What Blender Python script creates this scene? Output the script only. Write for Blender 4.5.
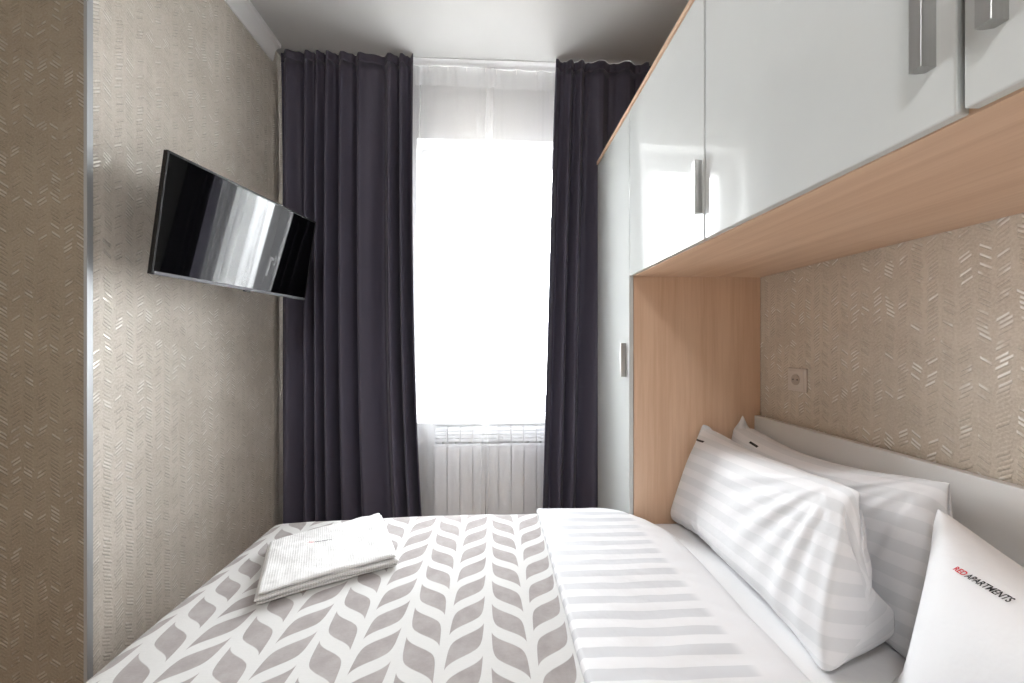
import bpy, bmesh, math, random
import numpy as np
from mathutils import Vector, Matrix, noise
from mathutils.bvhtree import BVHTree

for o in list(bpy.data.objects):
    bpy.data.objects.remove(o)
S = bpy.context.scene
COL = S.collection
H = 1.215                                   # eye height

# ------------------------------------------------------------------ camera
cam_d = bpy.data.cameras.new('camera')
cam_d.sensor_width = 36.0
cam_d.lens = 36.0 * 385.0 / 1024.0
cam_d.shift_y = 2.0 / 1024.0
cam_d.clip_start = 0.02
cam = bpy.data.objects.new('camera', cam_d)
COL.objects.link(cam)
cam.location = (0, 0, H)
cam.rotation_euler = (math.pi / 2, 0, -math.atan(19 / 385.0))
S.camera = cam

# ------------------------------------------------------------------ sky, light, exposure
world = bpy.data.worlds.new('sky')
S.world = world
world.use_nodes = True
wbg = world.node_tree.nodes['Background']
wbg.inputs['Strength'].default_value = 16.0
_wt = world.node_tree
_tc = _wt.nodes.new('ShaderNodeTexCoord'); _sx = _wt.nodes.new('ShaderNodeSeparateXYZ')
_mr = _wt.nodes.new('ShaderNodeMapRange'); _mx = _wt.nodes.new('ShaderNodeMix'); _mx.data_type = 'RGBA'
_mr.inputs[1].default_value = -0.30; _mr.inputs[2].default_value = 0.10
_wt.links.new(_tc.outputs['Generated'], _sx.inputs[0]); _wt.links.new(_sx.outputs[2], _mr.inputs[0])
_wt.links.new(_mr.outputs[0], _mx.inputs[0])
_mx.inputs[6].default_value = (0.30, 0.30, 0.29, 1)      # ground and street outside
_mx.inputs[7].default_value = (0.93, 0.97, 1.0, 1)       # bright overcast sky
_wt.links.new(_mx.outputs[2], wbg.inputs['Color'])
portal_d = bpy.data.lights.new('window_portal', 'AREA')
portal_d.shape = 'RECTANGLE'
portal_d.size = 1.3
portal_d.size_y = 1.75
portal_d.cycles.is_portal = True
portal = bpy.data.objects.new('window_portal', portal_d)
COL.objects.link(portal)
portal.location = (0.16, 2.62, 1.6)
portal.rotation_euler = (-math.pi / 2, 0, 0)
S.view_settings.view_transform = 'Standard'
S.view_settings.look = 'None'
S.view_settings.gamma = 1.0
S.view_settings.use_curve_mapping = False
S.view_settings.exposure = 1.25
FILL_LAMP = 17.0                                 # strength of the added fill lamp's diffuser

# ------------------------------------------------------------------ materials
def srgb(r, g, b):
    def f(c):
        c /= 255.0
        return c / 12.92 if c <= 0.04045 else ((c + 0.055) / 1.055) ** 2.4
    return (f(r), f(g), f(b), 1.0)

class NT:
    def __init__(self, name):
        self.m = bpy.data.materials.new(name)
        self.m.use_nodes = True
        self.t = self.m.node_tree
        self.b = self.t.nodes['Principled BSDF']
        self.out = self.t.nodes['Material Output']
    def n(self, kind, **kw):
        nd = self.t.nodes.new(kind)
        for k, v in kw.items():
            setattr(nd, k, v)
        return nd
    def put(self, sock, v):
        if isinstance(v, bpy.types.NodeSocket):
            self.t.links.new(v, sock)
        elif v is not None:
            sock.default_value = v
    def math(self, op, a, b=None, c=None, clamp=False):
        nd = self.n('ShaderNodeMath', operation=op, use_clamp=clamp)
        self.put(nd.inputs[0], a); self.put(nd.inputs[1], b); self.put(nd.inputs[2], c)
        return nd.outputs[0]
    def mix(self, f, a, b):
        nd = self.n('ShaderNodeMix', data_type='RGBA')
        self.put(nd.inputs[0], f); self.put(nd.inputs[6], a); self.put(nd.inputs[7], b)
        return nd.outputs[2]
    def coord(self, which='Object'):
        return self.n('ShaderNodeTexCoord').outputs[which]
    def sep(self, v):
        nd = self.n('ShaderNodeSeparateXYZ'); self.put(nd.inputs[0], v)
        return nd.outputs
    def comb(self, x, y, z=0.0):
        nd = self.n('ShaderNodeCombineXYZ')
        self.put(nd.inputs[0], x); self.put(nd.inputs[1], y); self.put(nd.inputs[2], z)
        return nd.outputs[0]
    def noise(self, v, scale, detail=2.0, rough=0.5):
        nd = self.n('ShaderNodeTexNoise')
        self.put(nd.inputs['Vector'], v)
        nd.inputs['Scale'].default_value = scale
        nd.inputs['Detail'].default_value = detail
        nd.inputs['Roughness'].default_value = rough
        return nd.outputs[0]
    def white(self, v):
        nd = self.n('ShaderNodeTexWhiteNoise', noise_dimensions='3D')
        self.put(nd.inputs['Vector'], v)
        return nd.outputs['Value']
    def sstep(self, v, a, b, lo=0.0, hi=1.0):
        nd = self.n('ShaderNodeMapRange', interpolation_type='SMOOTHSTEP')
        self.put(nd.inputs[0], v)
        for i, q in enumerate((a, b, lo, hi)):
            self.put(nd.inputs[i + 1], q)
        return nd.outputs[0]
    def scale(self, v, s):
        nd = self.n('ShaderNodeMapping'); self.put(nd.inputs[0], v)
        nd.inputs['Scale'].default_value = s
        return nd.outputs[0]
    def curve(self, v, pts):
        nd = self.n('ShaderNodeFloatCurve')
        self.put(nd.inputs['Value'], v)
        c = nd.mapping.curves[0]
        c.points[0].location = pts[0]; c.points[-1].location = pts[-1]
        for p in pts[1:-1]:
            c.points.new(*p)
        nd.mapping.update()
        return nd.outputs[0]
    def bump(self, h, strength, dist):
        nd = self.n('ShaderNodeBump')
        nd.inputs['Strength'].default_value = strength
        nd.inputs['Distance'].default_value = dist
        self.put(nd.inputs['Height'], h)
        self.t.links.new(nd.outputs[0], self.b.inputs['Normal'])
    def set(self, **kw):
        names = dict(color='Base Color', rough='Roughness', metal='Metallic', coat='Coat Weight',
                     coat_rough='Coat Roughness', sheen='Sheen Weight', ior='IOR', spec='Specular IOR Level',
                     sheen_rough='Sheen Roughness')
        for k, v in kw.items():
            self.put(self.b.inputs[names[k]], v)
        return self.m

def plain(name, rgb, rough=0.5, **kw):
    t = NT(name)
    v = t.noise(t.coord(), 9.0, 3.0)
    c = srgb(*rgb)
    d = tuple(x * 0.955 for x in c[:3]) + (1,)
    return t.set(color=t.mix(v, c, d), rough=rough, **kw)

def wallpaper(name, axis, base=(222, 212, 198), dark=(202, 189, 172), glint_gain=1.0, mark=.72):
    t = NT(name)
    s = t.sep(t.coord())
    h, z = s[axis], s[2]
    h = t.math('ADD', h, 7.0)
    half = 0.034
    tri = t.math('DIVIDE', t.math('PINGPONG', h, half), half)
    q = t.math('DIVIDE', t.math('ADD', z, t.math('MULTIPLY', tri, 0.023)), 0.0105)
    fr = t.math('FRACT', q)
    ci = t.math('FLOOR', t.math('DIVIDE', h, half))
    cj = t.math('FLOOR', q)
    r1 = t.white(t.comb(ci, cj, 1.0))
    r2 = t.white(t.comb(ci, cj, 5.0))
    # each stroke covers a random run of its half column
    seg = t.math('SUBTRACT', tri, t.math('MULTIPLY', r2, 0.25))
    run = t.math('MULTIPLY', t.sstep(seg, 0.02, 0.10), t.sstep(seg, 0.62, 0.74, 1.0, 0.0))
    ridge = t.math('MULTIPLY', t.sstep(fr, 0.10, 0.38), t.sstep(fr, 0.62, 0.9, 1.0, 0.0))
    stroke = t.math('MULTIPLY', ridge, run)
    patch = t.noise(t.comb(h, z, 0.0), 7.0, 3.0, 0.6)
    fine = t.noise(t.comb(h, z, 3.0), 190.0, 3.0, 0.7)
    worn = t.sstep(t.math('ADD', patch, t.math('MULTIPLY', r1, 0.35)), 0.48, 0.80)
    stroke_on = t.math('MULTIPLY', stroke, worn)
    foil = t.math('MULTIPLY', t.math('MULTIPLY', stroke, t.sstep(t.noise(t.comb(h, z, 9.0), 11.0, 2.0, 0.5), 0.48, 0.57)), t.sstep(r1, 0.45, 0.7))
    c = t.mix(t.sstep(fine, 0.30, 0.72), srgb(*dark), srgb(*base))
    c = t.mix(t.math('MULTIPLY', t.sstep(patch, 0.35, 0.65), 0.35), c, srgb(*[min(255, int(x * 1.07)) for x in base]))
    edge = t.math('MULTIPLY', t.math('MULTIPLY', t.sstep(fr, 0.0, 0.16, 1.0, 0.0), run), t.sstep(t.math('ADD', r1, patch), 0.75, 1.25))
    c = t.mix(t.math('MULTIPLY', edge, mark), c, srgb(*[int(x * 0.62) for x in dark]))
    c = t.mix(t.math('MULTIPLY', foil, glint_gain), c, srgb(248, 244, 237))  # glint of the foil strokes put into their colour, set per wall
    t.bump(t.math('ADD', t.math('MULTIPLY', stroke, t.math('ADD', 0.25, worn)), t.math('MULTIPLY', fine, 0.35)), 0.6, 0.0018)
    rough = t.math('SUBTRACT', 0.62, t.math('MULTIPLY', foil, 0.30))
    return t.set(color=c, rough=rough, metal=t.math('MULTIPLY', foil, 0.5), spec=0.35)

def wood(name, grain):                       # grain: axis index the fibres run along
    t = NT(name)
    sc = [26.0, 26.0, 26.0]; sc[grain] = 1.1
    v = t.scale(t.coord(), tuple(sc))
    a = t.noise(v, 1.0, 4.0, 0.6)
    sc2 = [150.0] * 3; sc2[grain] = 5.0
    b = t.noise(t.scale(t.coord(), tuple(sc2)), 1.0, 2.0, 0.6)
    f = t.math('ADD', t.math('MULTIPLY', a, 0.75), t.math('MULTIPLY', b, 0.25))
    c = t.mix(t.sstep(f, 0.34, 0.68), srgb(228, 196, 168), srgb(214, 178, 148))
    t.bump(b, 0.08, 0.0005)
    return t.set(color=c, rough=0.42, spec=0.4)

def satin_stripe(name, base=(236, 236, 238), low=(212, 213, 216), period=0.056, uv_axis=1, bump=0.4, stop=50.0):
    t = NT(name)
    s = t.sep(t.coord('UV'))
    w = t.math('PINGPONG', s[uv_axis], period / 2)
    m = t.math('MULTIPLY', t.sstep(w, period * 0.235, period * 0.265), t.sstep(s[0], stop - .02, stop + .01, 1.0, 0.0))
    weave = t.noise(t.coord('UV'), 500.0, 2.0)
    big = t.noise(t.coord('Object'), 9.0, 4.0, 0.55)
    t.bump(t.math('ADD', t.math('MULTIPLY', big, 1.0), t.math('MULTIPLY', weave, 0.012)), bump, 0.012)
    return t.set(color=t.mix(m, srgb(*base), srgb(*low)), rough=t.math('ADD', 0.42, t.math('MULTIPLY', m, 0.4)),
                 sheen=0.15, spec=0.35)

def cotton(name, rgb=(232, 232, 233)):
    t = NT(name)
    big = t.noise(t.coord('Object'), 11.0, 4.0, 0.55)
    weave = t.noise(t.coord('Object'), 700.0, 2.0)
    t.bump(t.math('ADD', big, t.math('MULTIPLY', weave, 0.012)), 0.35, 0.010)
    return t.set(color=srgb(*rgb), rough=0.8, sheen=0.2, spec=0.25)

def leaf_cloth():
    t = NT('leaf_pattern_plush')
    s = t.sep(t.coord('UV'))
    x = t.math('ADD', s[0], 0.0125 + 51 * 0.0985)
    cw, pitch = 0.0985, 0.0975
    colf = t.math('DIVIDE', x, cw)
    ci = t.math('FLOOR', colf)
    u = t.math('FRACT', colf)
    odd = t.math('MODULO', ci, 2.0)
    # mirrored in every second column
    u = t.math('ADD', t.math('MULTIPLY', odd, t.math('SUBTRACT', 1.0, u)), t.math('MULTIPLY', t.math('SUBTRACT', 1.0, odd), u))
    u = t.math('DIVIDE', t.math('SUBTRACT', u, 0.095), 0.81)
    inside = t.math('MULTIPLY', t.math('GREATER_THAN', u, 0.0), t.math('LESS_THAN', u, 1.0))
    uc = t.math('MINIMUM', t.math('MAXIMUM', u, 0.0), 1.0)
    pts = [(0, 0), (0.02, 0.28), (0.05, 0.44), (0.12, 0.56), (0.3, 0.665), (0.5, 0.74), (0.7, 0.81), (0.85, 0.875), (0.95, 0.94), (1, 1)]
    hi = t.curve(uc, pts)
    lo = t.math('SUBTRACT', 1.0, t.curve(t.math('SUBTRACT', 1.0, uc), pts))
    lh = 0.134
    y = t.math('ADD', s[1], 60 * 0.0975 - 0.023)
    y = t.math('ADD', y, t.math('MULTIPLY', odd, 0.031))
    res = None
    base = t.math('MULTIPLY', t.math('FRACT', t.math('DIVIDE', y, pitch)), pitch)
    for k in (0, 1):
        yy = t.math('DIVIDE', t.math('ADD', base, k * pitch), lh)
        a = t.sstep(t.math('SUBTRACT', hi, yy), 0.0, 0.025)
        b = t.sstep(t.math('SUBTRACT', yy, lo), 0.0, 0.025)
        m = t.math('MULTIPLY', a, b)
        res = m if res is None else t.math('MAXIMUM', res, m)
    m = t.math('MULTIPLY', res, inside)
    uv = t.coord('UV')
    n1 = t.noise(uv, 16.0, 5.0, 0.65)
    n2 = t.noise(t.scale(uv, (60, 420, 1)), 1.0, 3.0, 0.6)
    lc = t.mix(t.sstep(n1, 0.3, 0.7), srgb(150, 143, 141), srgb(168, 162, 160))
    lc = t.mix(t.math('MULTIPLY', n2, 0.3), lc, srgb(134, 126, 124))
    bc = t.mix(n2, srgb(200, 199, 197), srgb(210, 209, 207))
    t.bump(t.math('ADD', t.math('MULTIPLY', m, -0.10), t.math('ADD', t.math('MULTIPLY', n2, 0.10), t.math('MULTIPLY', n1, 0.5))), 0.35, 0.006)
    return t.set(color=t.mix(m, bc, lc), rough=0.85, sheen=0.25, spec=0.2)

def sheer_mat(name, opac):
    t = NT(name)
    t.t.nodes.remove(t.b)
    tr = t.n('ShaderNodeBsdfTransparent'); tr.inputs[0].default_value = (1, 1, 1, 1)
    tl = t.n('ShaderNodeBsdfTranslucent'); tl.inputs[0].default_value = srgb(248, 248, 248)
    df = t.n('ShaderNodeBsdfDiffuse'); df.inputs[0].default_value = srgb(246, 246, 247)
    m1 = t.n('ShaderNodeMixShader'); m1.inputs[0].default_value = 0.5
    t.t.links.new(tl.outputs[0], m1.inputs[1]); t.t.links.new(df.outputs[0], m1.inputs[2])
    # a thread veil: denser where the cloth turns edge-on
    lw = t.n('ShaderNodeLayerWeight'); lw.inputs[0].default_value = 0.35
    weave = t.noise(t.scale(t.coord(), (260, 260, 14)), 1.0, 2.0)
    f = t.math('ADD', t.math('MULTIPLY', lw.outputs['Facing'], 0.24), t.math('ADD', opac - 0.02, t.math('MULTIPLY', weave, 0.04)), clamp=True)
    m2 = t.n('ShaderNodeMixShader'); t.put(m2.inputs[0], f)
    t.t.links.new(tr.outputs[0], m2.inputs[1]); t.t.links.new(m1.outputs[0], m2.inputs[2])
    t.t.links.new(m2.outputs[0], t.out.inputs[0])
    return t.m

def towel_mat():
    t = NT('waffle_towel_cotton')
    s = t.sep(t.coord('UV'))
    a = t.math('PINGPONG', s[0], 0.0032); b = t.math('PINGPONG', s[1], 0.0032)
    g = t.math('MULTIPLY', t.math('MAXIMUM', a, b), 300.0)
    n = t.noise(t.coord('Object'), 30.0, 3.0)
    t.bump(t.math('ADD', g, t.math('MULTIPLY', n, 5.0)), 0.45, 0.0016)
    c = t.mix(t.sstep(g, 0.3, 0.95), srgb(206, 204, 202), srgb(222, 221, 220))
    return t.set(color=c, rough=0.9, sheen=0.2, spec=0.2)

def emit(name, rgb, strength):
    t = NT(name)
    t.b.inputs['Emission Color'].default_value = srgb(*rgb)
    t.b.inputs['Emission Strength'].default_value = strength
    return t.set(color=srgb(240, 240, 240), rough=0.5)

def brushed(name, rgb, rough=0.32, metal=0.9):
    t = NT(name)
    n = t.noise(t.scale(t.coord(), (400, 400, 8)), 1.0, 2.0)
    c = srgb(*rgb)
    return t.set(color=t.mix(n, c, tuple(x * 0.85 for x in c[:3]) + (1,)), rough=rough, metal=metal)

def drape_cloth():
    t = NT('dark_plum_drape_cloth')
    n = t.noise(t.scale(t.coord(), (900, 900, 900)), 1.0, 1.0)
    f = t.noise(t.scale(t.coord(), (14, 14, 2)), 1.0, 3.0)
    t.bump(t.math('ADD', t.math('MULTIPLY', n, 0.05), t.math('MULTIPLY', f, 0.6)), 0.4, 0.004)
    return t.set(color=t.mix(f, srgb(74, 70, 84), srgb(84, 80, 95)), rough=0.6, sheen=0.12, sheen_rough=0.4, spec=0.4)

M = dict(
    paper_side=wallpaper('beige_herringbone_wallpaper', 1),
    paper_front_shaded=wallpaper('beige_herringbone_wallpaper_shaded', 0, (156, 145, 128), (134, 122, 105), .28, 1.0),  # same wallpaper, darkened in colour to hold shade on walls facing off the window
    paper_left=wallpaper('beige_herringbone_wallpaper_left', 1, (216, 209, 199), (192, 182, 168), glint_gain=.5, mark=1.0),
    white_wall=plain('white_wall_paint', (244, 244, 243), 0.7),
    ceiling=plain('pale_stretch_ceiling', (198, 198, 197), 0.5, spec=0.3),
    plaster=plain('white_moulding', (238, 238, 238), 0.45),
    laminate=wood('floor_laminate', 1),
    wood_z=wood('beech_grain_upright', 2),
    wood_y=wood('beech_grain_lengthwise', 1),
    gloss=plain('white_gloss_front', (208, 211, 209), 0.06, spec=0.55),
    board=plain('white_board', (240, 239, 237), 0.35),
    alu=brushed('brushed_aluminium', (186, 186, 184)),
    alu_trim=brushed('pale_metal_trim', (176, 178, 180), 0.5, 0.4),
    drape=drape_cloth(),
    sheer=sheer_mat('white_voile', 0.19),
    sheer_tape=sheer_mat('white_voile_heading_tape', 0.68),
    leaf=leaf_cloth(),
    stripe_y=satin_stripe('white_satin_stripe_duvet', uv_axis=1, stop=.535),
    stripe_p=satin_stripe('white_satin_stripe_pillowcase', base=(236, 236, 238), low=(226, 227, 229), uv_axis=1, bump=0.25),
    cotton=cotton('white_cotton'),
    sheet=cotton('white_sheet_cotton', (236, 236, 237)),
    towel=towel_mat(),
    screen=plain('black_glass_screen', (5, 5, 6), 0.03, spec=0.42),
    black=plain('black_plastic', (9, 9, 10), 0.35, spec=0.3),
    grey_strip=brushed('grey_bezel_strip', (84, 82, 86), 0.4, 0.5),
    socket=plain('ivory_plastic', (226, 216, 206), 0.3),
    socket_well=plain('ivory_plastic_well', (190, 176, 164), 0.4),
    dark_hole=plain('dark_recess', (40, 36, 34), 0.6),
    red_ink=plain('red_print', (214, 30, 48), 0.6),
    black_ink=plain('black_print', (28, 28, 32), 0.6),
    radiator=plain('white_enamel', (240, 242, 245), 0.3),
    rad_dark=plain('grey_shadow_gap_metal', (120, 124, 128), 0.5),
    upvc=plain('white_window_plastic', (238, 238, 238), 0.3),
    lamp=emit('fill_lamp_diffuser', (250, 250, 252), FILL_LAMP),
    mattress=plain('mattress_ticking', (222, 220, 216), 0.8),
)
def glass():
    t = NT('clear_window_glass')
    t.t.nodes.remove(t.b)
    g = t.n('ShaderNodeBsdfGlossy'); g.inputs['Roughness'].default_value = 0.01
    tr = t.n('ShaderNodeBsdfTransparent')
    mx = t.n('ShaderNodeMixShader'); mx.inputs[0].default_value = 0.06
    t.t.links.new(tr.outputs[0], mx.inputs[1]); t.t.links.new(g.outputs[0], mx.inputs[2])
    t.t.links.new(mx.outputs[0], t.out.inputs[0])
    return t.m
M['glass'] = glass()

# ------------------------------------------------------------------ mesh helpers
def box(bm, x0, x1, y0, y1, z0, z1, bev=0.0, seg=2):
    x0, x1 = min(x0, x1), max(x0, x1); y0, y1 = min(y0, y1), max(y0, y1); z0, z1 = min(z0, z1), max(z0, z1)
    r = bmesh.ops.create_cube(bm, size=1.0, matrix=Matrix.Translation(((x0 + x1) / 2, (y0 + y1) / 2, (z0 + z1) / 2)) @ Matrix.Diagonal((x1 - x0, y1 - y0, z1 - z0, 1)))
    if bev > 0:
        es = set()
        for v in r['verts']:
            es.update(v.link_edges)
        bmesh.ops.bevel(bm, geom=list(es), offset=bev, segments=seg, affect='EDGES', profile=0.5)

def cyl(bm, p0, p1, r, seg=20, r2=None):
    p0, p1 = Vector(p0), Vector(p1)
    d = p1 - p0
    q = d.to_track_quat('Z', 'Y').to_matrix().to_4x4()
    bmesh.ops.create_cone(bm, cap_ends=True, segments=seg, radius1=r, radius2=r if r2 is None else r2, depth=d.length,
                          matrix=Matrix.Translation((p0 + p1) / 2) @ q)

def extrude_profile(bm, pts, axis, a, b):
    """closed 2-D profile pts swept along axis from a to b; pts are the two other coordinates in x,y,z order"""
    def mk(p, t):
        if axis == 0: return (t, p[0], p[1])
        if axis == 1: return (p[0], t, p[1])
        return (p[0], p[1], t)
    A = [bm.verts.new(mk(p, a)) for p in pts]
    B = [bm.verts.new(mk(p, b)) for p in pts]
    n = len(pts)
    for i in range(n):
        bm.faces.new((A[i], A[(i + 1) % n], B[(i + 1) % n], B[i]))
    bm.faces.new(A[::-1]); bm.faces.new(B)
    bmesh.ops.recalc_face_normals(bm, faces=bm.faces[:])

def obj(name, bm, mat, parent=None, smooth=False, loc=None, kind=None):
    me = bpy.data.meshes.new(name)
    bm.normal_update()
    bm.to_mesh(me); bm.free()
    for m in (mat if isinstance(mat, (list, tuple)) else [mat]):
        me.materials.append(m)
    o = bpy.data.objects.new(name, me)
    COL.objects.link(o)
    if smooth:
        for p in me.polygons: p.use_smooth = True
    if loc is not None:
        o.location = loc
    if parent is not None:
        o.parent = parent
        o.matrix_parent_inverse = Matrix.Translation(parent.location).inverted() if parent.parent is None else Matrix.Identity(4)
    if kind: o['kind'] = kind
    return o

def boxes(name, lst, mat, parent=None, bev=0.0, kind=None, loc=None):
    bm = bmesh.new()
    for b in lst:
        box(bm, *b, bev=bev)
    return obj(name, bm, mat, parent, kind=kind, loc=loc)

def thing(name, label, cat, loc=(0, 0, 0), group=None):
    o = bpy.data.objects.new(name, None)
    o.empty_display_size = 0.1
    COL.objects.link(o)
    o.location = loc
    return tag(o, label, cat, group)

def tag(o, label, cat, group=None):
    o['label'] = label; o['category'] = cat
    if group: o['group'] = group
    return o

def grid_obj(name, P, mat, parent=None, uv=None, wrap=False, thick=0.0, subsurf=0):
    """P: (ny, nx, 3) array of points -> one smooth sheet"""
    ny, nx = P.shape[:2]
    me = bpy.data.meshes.new(name)
    idx = np.arange(ny * nx).reshape(ny, nx)
    f = np.stack([idx[:-1, :-1], idx[:-1, 1:], idx[1:, 1:], idx[1:, :-1]], -1).reshape(-1, 4)
    me.from_pydata(P.reshape(-1, 3).tolist(), [], f.tolist())
    if uv is not None:
        lay = me.uv_layers.new(name='UVMap')
        U = uv.reshape(-1, 2)[f.reshape(-1)]
        lay.data.foreach_set('uv', U.astype(np.float32).ravel())
    me.materials.append(mat)
    for p in me.polygons: p.use_smooth = True
    o = bpy.data.objects.new(name, me)
    COL.objects.link(o)
    if parent is not None:
        o.parent = parent
        o.matrix_parent_inverse = Matrix.Translation(parent.location).inverted()
    if thick:
        md = o.modifiers.new('thick', 'SOLIDIFY'); md.thickness = abs(thick); md.offset = -1 if thick > 0 else 1
    if subsurf:
        md = o.modifiers.new('sub', 'SUBSURF'); md.levels = subsurf; md.render_levels = subsurf
    return o

def nz(x, y, z=0.0):
    return noise.noise(Vector((x, y, z)))

# ------------------------------------------------------------------ the room
XL, XR, YW, ZC = -1.12, 1.09, 2.25, 2.73       # left wall, right wall, window wall, ceiling
YB, XA, YC = -2.1, -2.2, 1.12                  # back wall, alcove wall, corner of the left wall
boxes('floor', [(XA - .1, XR + .1, YB - .1, YW + .4, -.1, 0)], M['laminate'], kind='structure')
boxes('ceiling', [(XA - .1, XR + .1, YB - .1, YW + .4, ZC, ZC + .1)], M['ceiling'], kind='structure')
boxes('wall_right', [(XR, XR + .1, YB - .1, YW + .4, 0, ZC)], M['paper_side'], kind='structure')
bm = bmesh.new()
box(bm, XL - .12, XL, YC + .001, YW + .4, 0, ZC)
obj('wall_left', bm, M['paper_left'], kind='structure')
boxes('wall_left_return', [(XA - .1, XL - .0005, YC, YC + .12, 0, ZC)], M['paper_front_shaded'], kind='structure')
boxes('wall_alcove', [(XA - .1, XA, YB - .1, YC, 0, ZC)], M['paper_side'], kind='structure')
boxes('wall_back', [(XA, XR, YB - .1, YB, 0, ZC)], M['white_wall'], kind='structure')
WX0, WX1, WZ0, WZ1 = -0.44, 0.78, 0.785, 2.40   # window opening
boxes('wall_window_left', [(XL, -.80, YW, YW + .35, 0, ZC)], M['paper_front_shaded'], kind='structure')
boxes('wall_window', [(-.80, WX0, YW, YW + .35, 0, ZC), (WX1, XR, YW, YW + .35, 0, ZC),
                      (WX0, WX1, YW, YW + .35, 0, WZ0 - .03), (WX0, WX1, YW, YW + .35, WZ1, ZC)], M['white_wall'], kind='structure')
# cornice: cove profile along the left wall, cut square before the curtains
bm = bmesh.new()
prof = [(XL, 2.645), (XL + .007, 2.645), (XL + .010, 2.655)]
for k in range(7):
    a = k / 6 * math.pi / 2
    prof.append((XL + .012 + .026 * (1 - math.cos(a)), 2.660 + .050 * math.sin(a)))
prof += [(XL + .046, 2.712), (XL + .048, ZC), (XL, ZC)]
extrude_profile(bm, prof, 1, YC - .046, 2.008)
obj('trim_1', bm, M['plaster'], kind='structure')
# metal angle on the outside corner
bm = bmesh.new()
prof = [(XL - .006, YC), (XL - .006, YC - .003), (XL + .003, YC - .003), (XL + .003, YC + .013), (XL, YC + .013), (XL, YC)]
extrude_profile(bm, prof, 2, 0.0, 2.643)
obj('trim_2', bm, M['alu_trim'], kind='structure')
boxes('baseboard_left', [(XL, XL + .014, YC + .02, YW, 0, .07)], M['board'], kind='structure', bev=.003)
boxes('baseboard_right', [(XR - .014, XR, YB, -.70, 0, .07)], M['board'], kind='structure', bev=.003)

# window: frame, casements, panes, handle
win = bpy.data.objects.new('window_1', None); COL.objects.link(win)
win.location = ((WX0 + WX1) / 2, 2.42, WZ0); win['kind'] = 'structure'
fy0, fy1 = 2.38, 2.45
mx = (WX0 + WX1) / 2
boxes('window_frame', [(WX0, WX0 + .06, fy0, fy1, WZ0, WZ1), (WX1 - .06, WX1, fy0, fy1, WZ0, WZ1),
                       (WX0 + .06, WX1 - .06, fy0, fy1, WZ0, WZ0 + .06), (WX0 + .06, WX1 - .06, fy0, fy1, WZ1 - .06, WZ1),
                       (mx - .035, mx + .035, fy0, fy1, WZ0 + .06, WZ1 - .06)], M['upvc'], win, bev=.004)
for a, b in ((WX0 + .06, mx - .035), (mx + .035, WX1 - .06)):
    z0, z1 = WZ0 + .06, WZ1 - .06
    sash = boxes('window_sash', [(a, a + .05, fy0 - .015, fy1 - .02, z0, z1), (b - .05, b, fy0 - .015, fy1 - .02, z0, z1),
                          (a + .05, b - .05, fy0 - .015, fy1 - .02, z0, z0 + .05), (a + .05, b - .05, fy0 - .015, fy1 - .02, z1 - .05, z1)], M['upvc'], win, bev=.004)
    boxes('window_pane', [(a + .05, b - .05, 2.41, 2.416, z0 + .05, z1 - .05)], M['glass'], win)
bm = bmesh.new()
box(bm, mx - .075, mx - .050, 2.352, 2.364, 1.50, 1.57, .004)
box(bm, mx - .070, mx - .055, 2.33, 2.352, 1.525, 1.545, .003)
box(bm, mx - .072, mx - .053, 2.32, 2.333, 1.42, 1.55, .005)
obj('window_handle', bm, M['upvc'], win)
boxes('window_sill', [(WX0 + .10, WX1 + .04, 2.19, 2.38, WZ0 - .029, WZ0)], M['upvc'], kind='structure', bev=.006)

# ------------------------------------------------------------------ radiator
rad = thing('radiator', 'white sectional radiator under the window behind the sheer curtains', 'radiator', (0.1, 2.2, 0.12))
RX0, pitch, NS = -0.325, 0.0715, 12
for k in range(NS):
    x0 = RX0 + k * pitch; x1 = x0 + pitch - .0035
    bm = bmesh.new()
    prof = [(2.168, .13), (2.164, .15), (2.164, .640), (2.168, .652), (2.174, .652), (2.174, .13)]
    extrude_profile(bm, prof, 0, x0, x1)                       # flat front fin
    box(bm, x0 + .028, x1 - .028, 2.174, 2.233, .13, .70)       # core column
    sec = obj('section', bm, M['radiator'], rad)
    bm = bmesh.new()                                           # louvred top
    for j in range(4):
        zz = .664 + j * .020
        prof = [(2.168 + j * .003, zz), (2.168 + j * .003, zz + .016), (2.214, zz + .019), (2.214, zz + .003)]
        extrude_profile(bm, prof, 0, x0 + .004, x1 - .004)
    box(bm, x0, x0 + .004, 2.170, 2.218, .652, .738); box(bm, x1 - .004, x1, 2.170, 2.218, .652, .738)
    obj('louvre', bm, M['radiator'], rad)
bm = bmesh.new()
cyl(bm, (RX0 - .055, 2.208, .17), (RX0 + .01, 2.208, .17), .011)
cyl(bm, (RX0 - .05, 2.208, 0.001), (RX0 - .05, 2.208, .17), .010)
obj('pipe', bm, M['radiator'], rad, smooth=False)
bm = bmesh.new()
cyl(bm, (RX0 - .05, 2.232, .17), (RX0 - .05, 2.178, .17), .019, 24, .016)
obj('valve', bm, M['radiator'], rad)

# ------------------------------------------------------------------ curtain rail and curtains
bm = bmesh.new()
box(bm, XL + .05, XR - .005, 2.058, 2.150, ZC - .004, ZC - .0002, .001)
obj_rail = obj('curtain_rail', bm, M['plaster'])
tag(obj_rail, 'flat white curtain rail fixed along the ceiling above the window', 'curtain rail')

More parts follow.
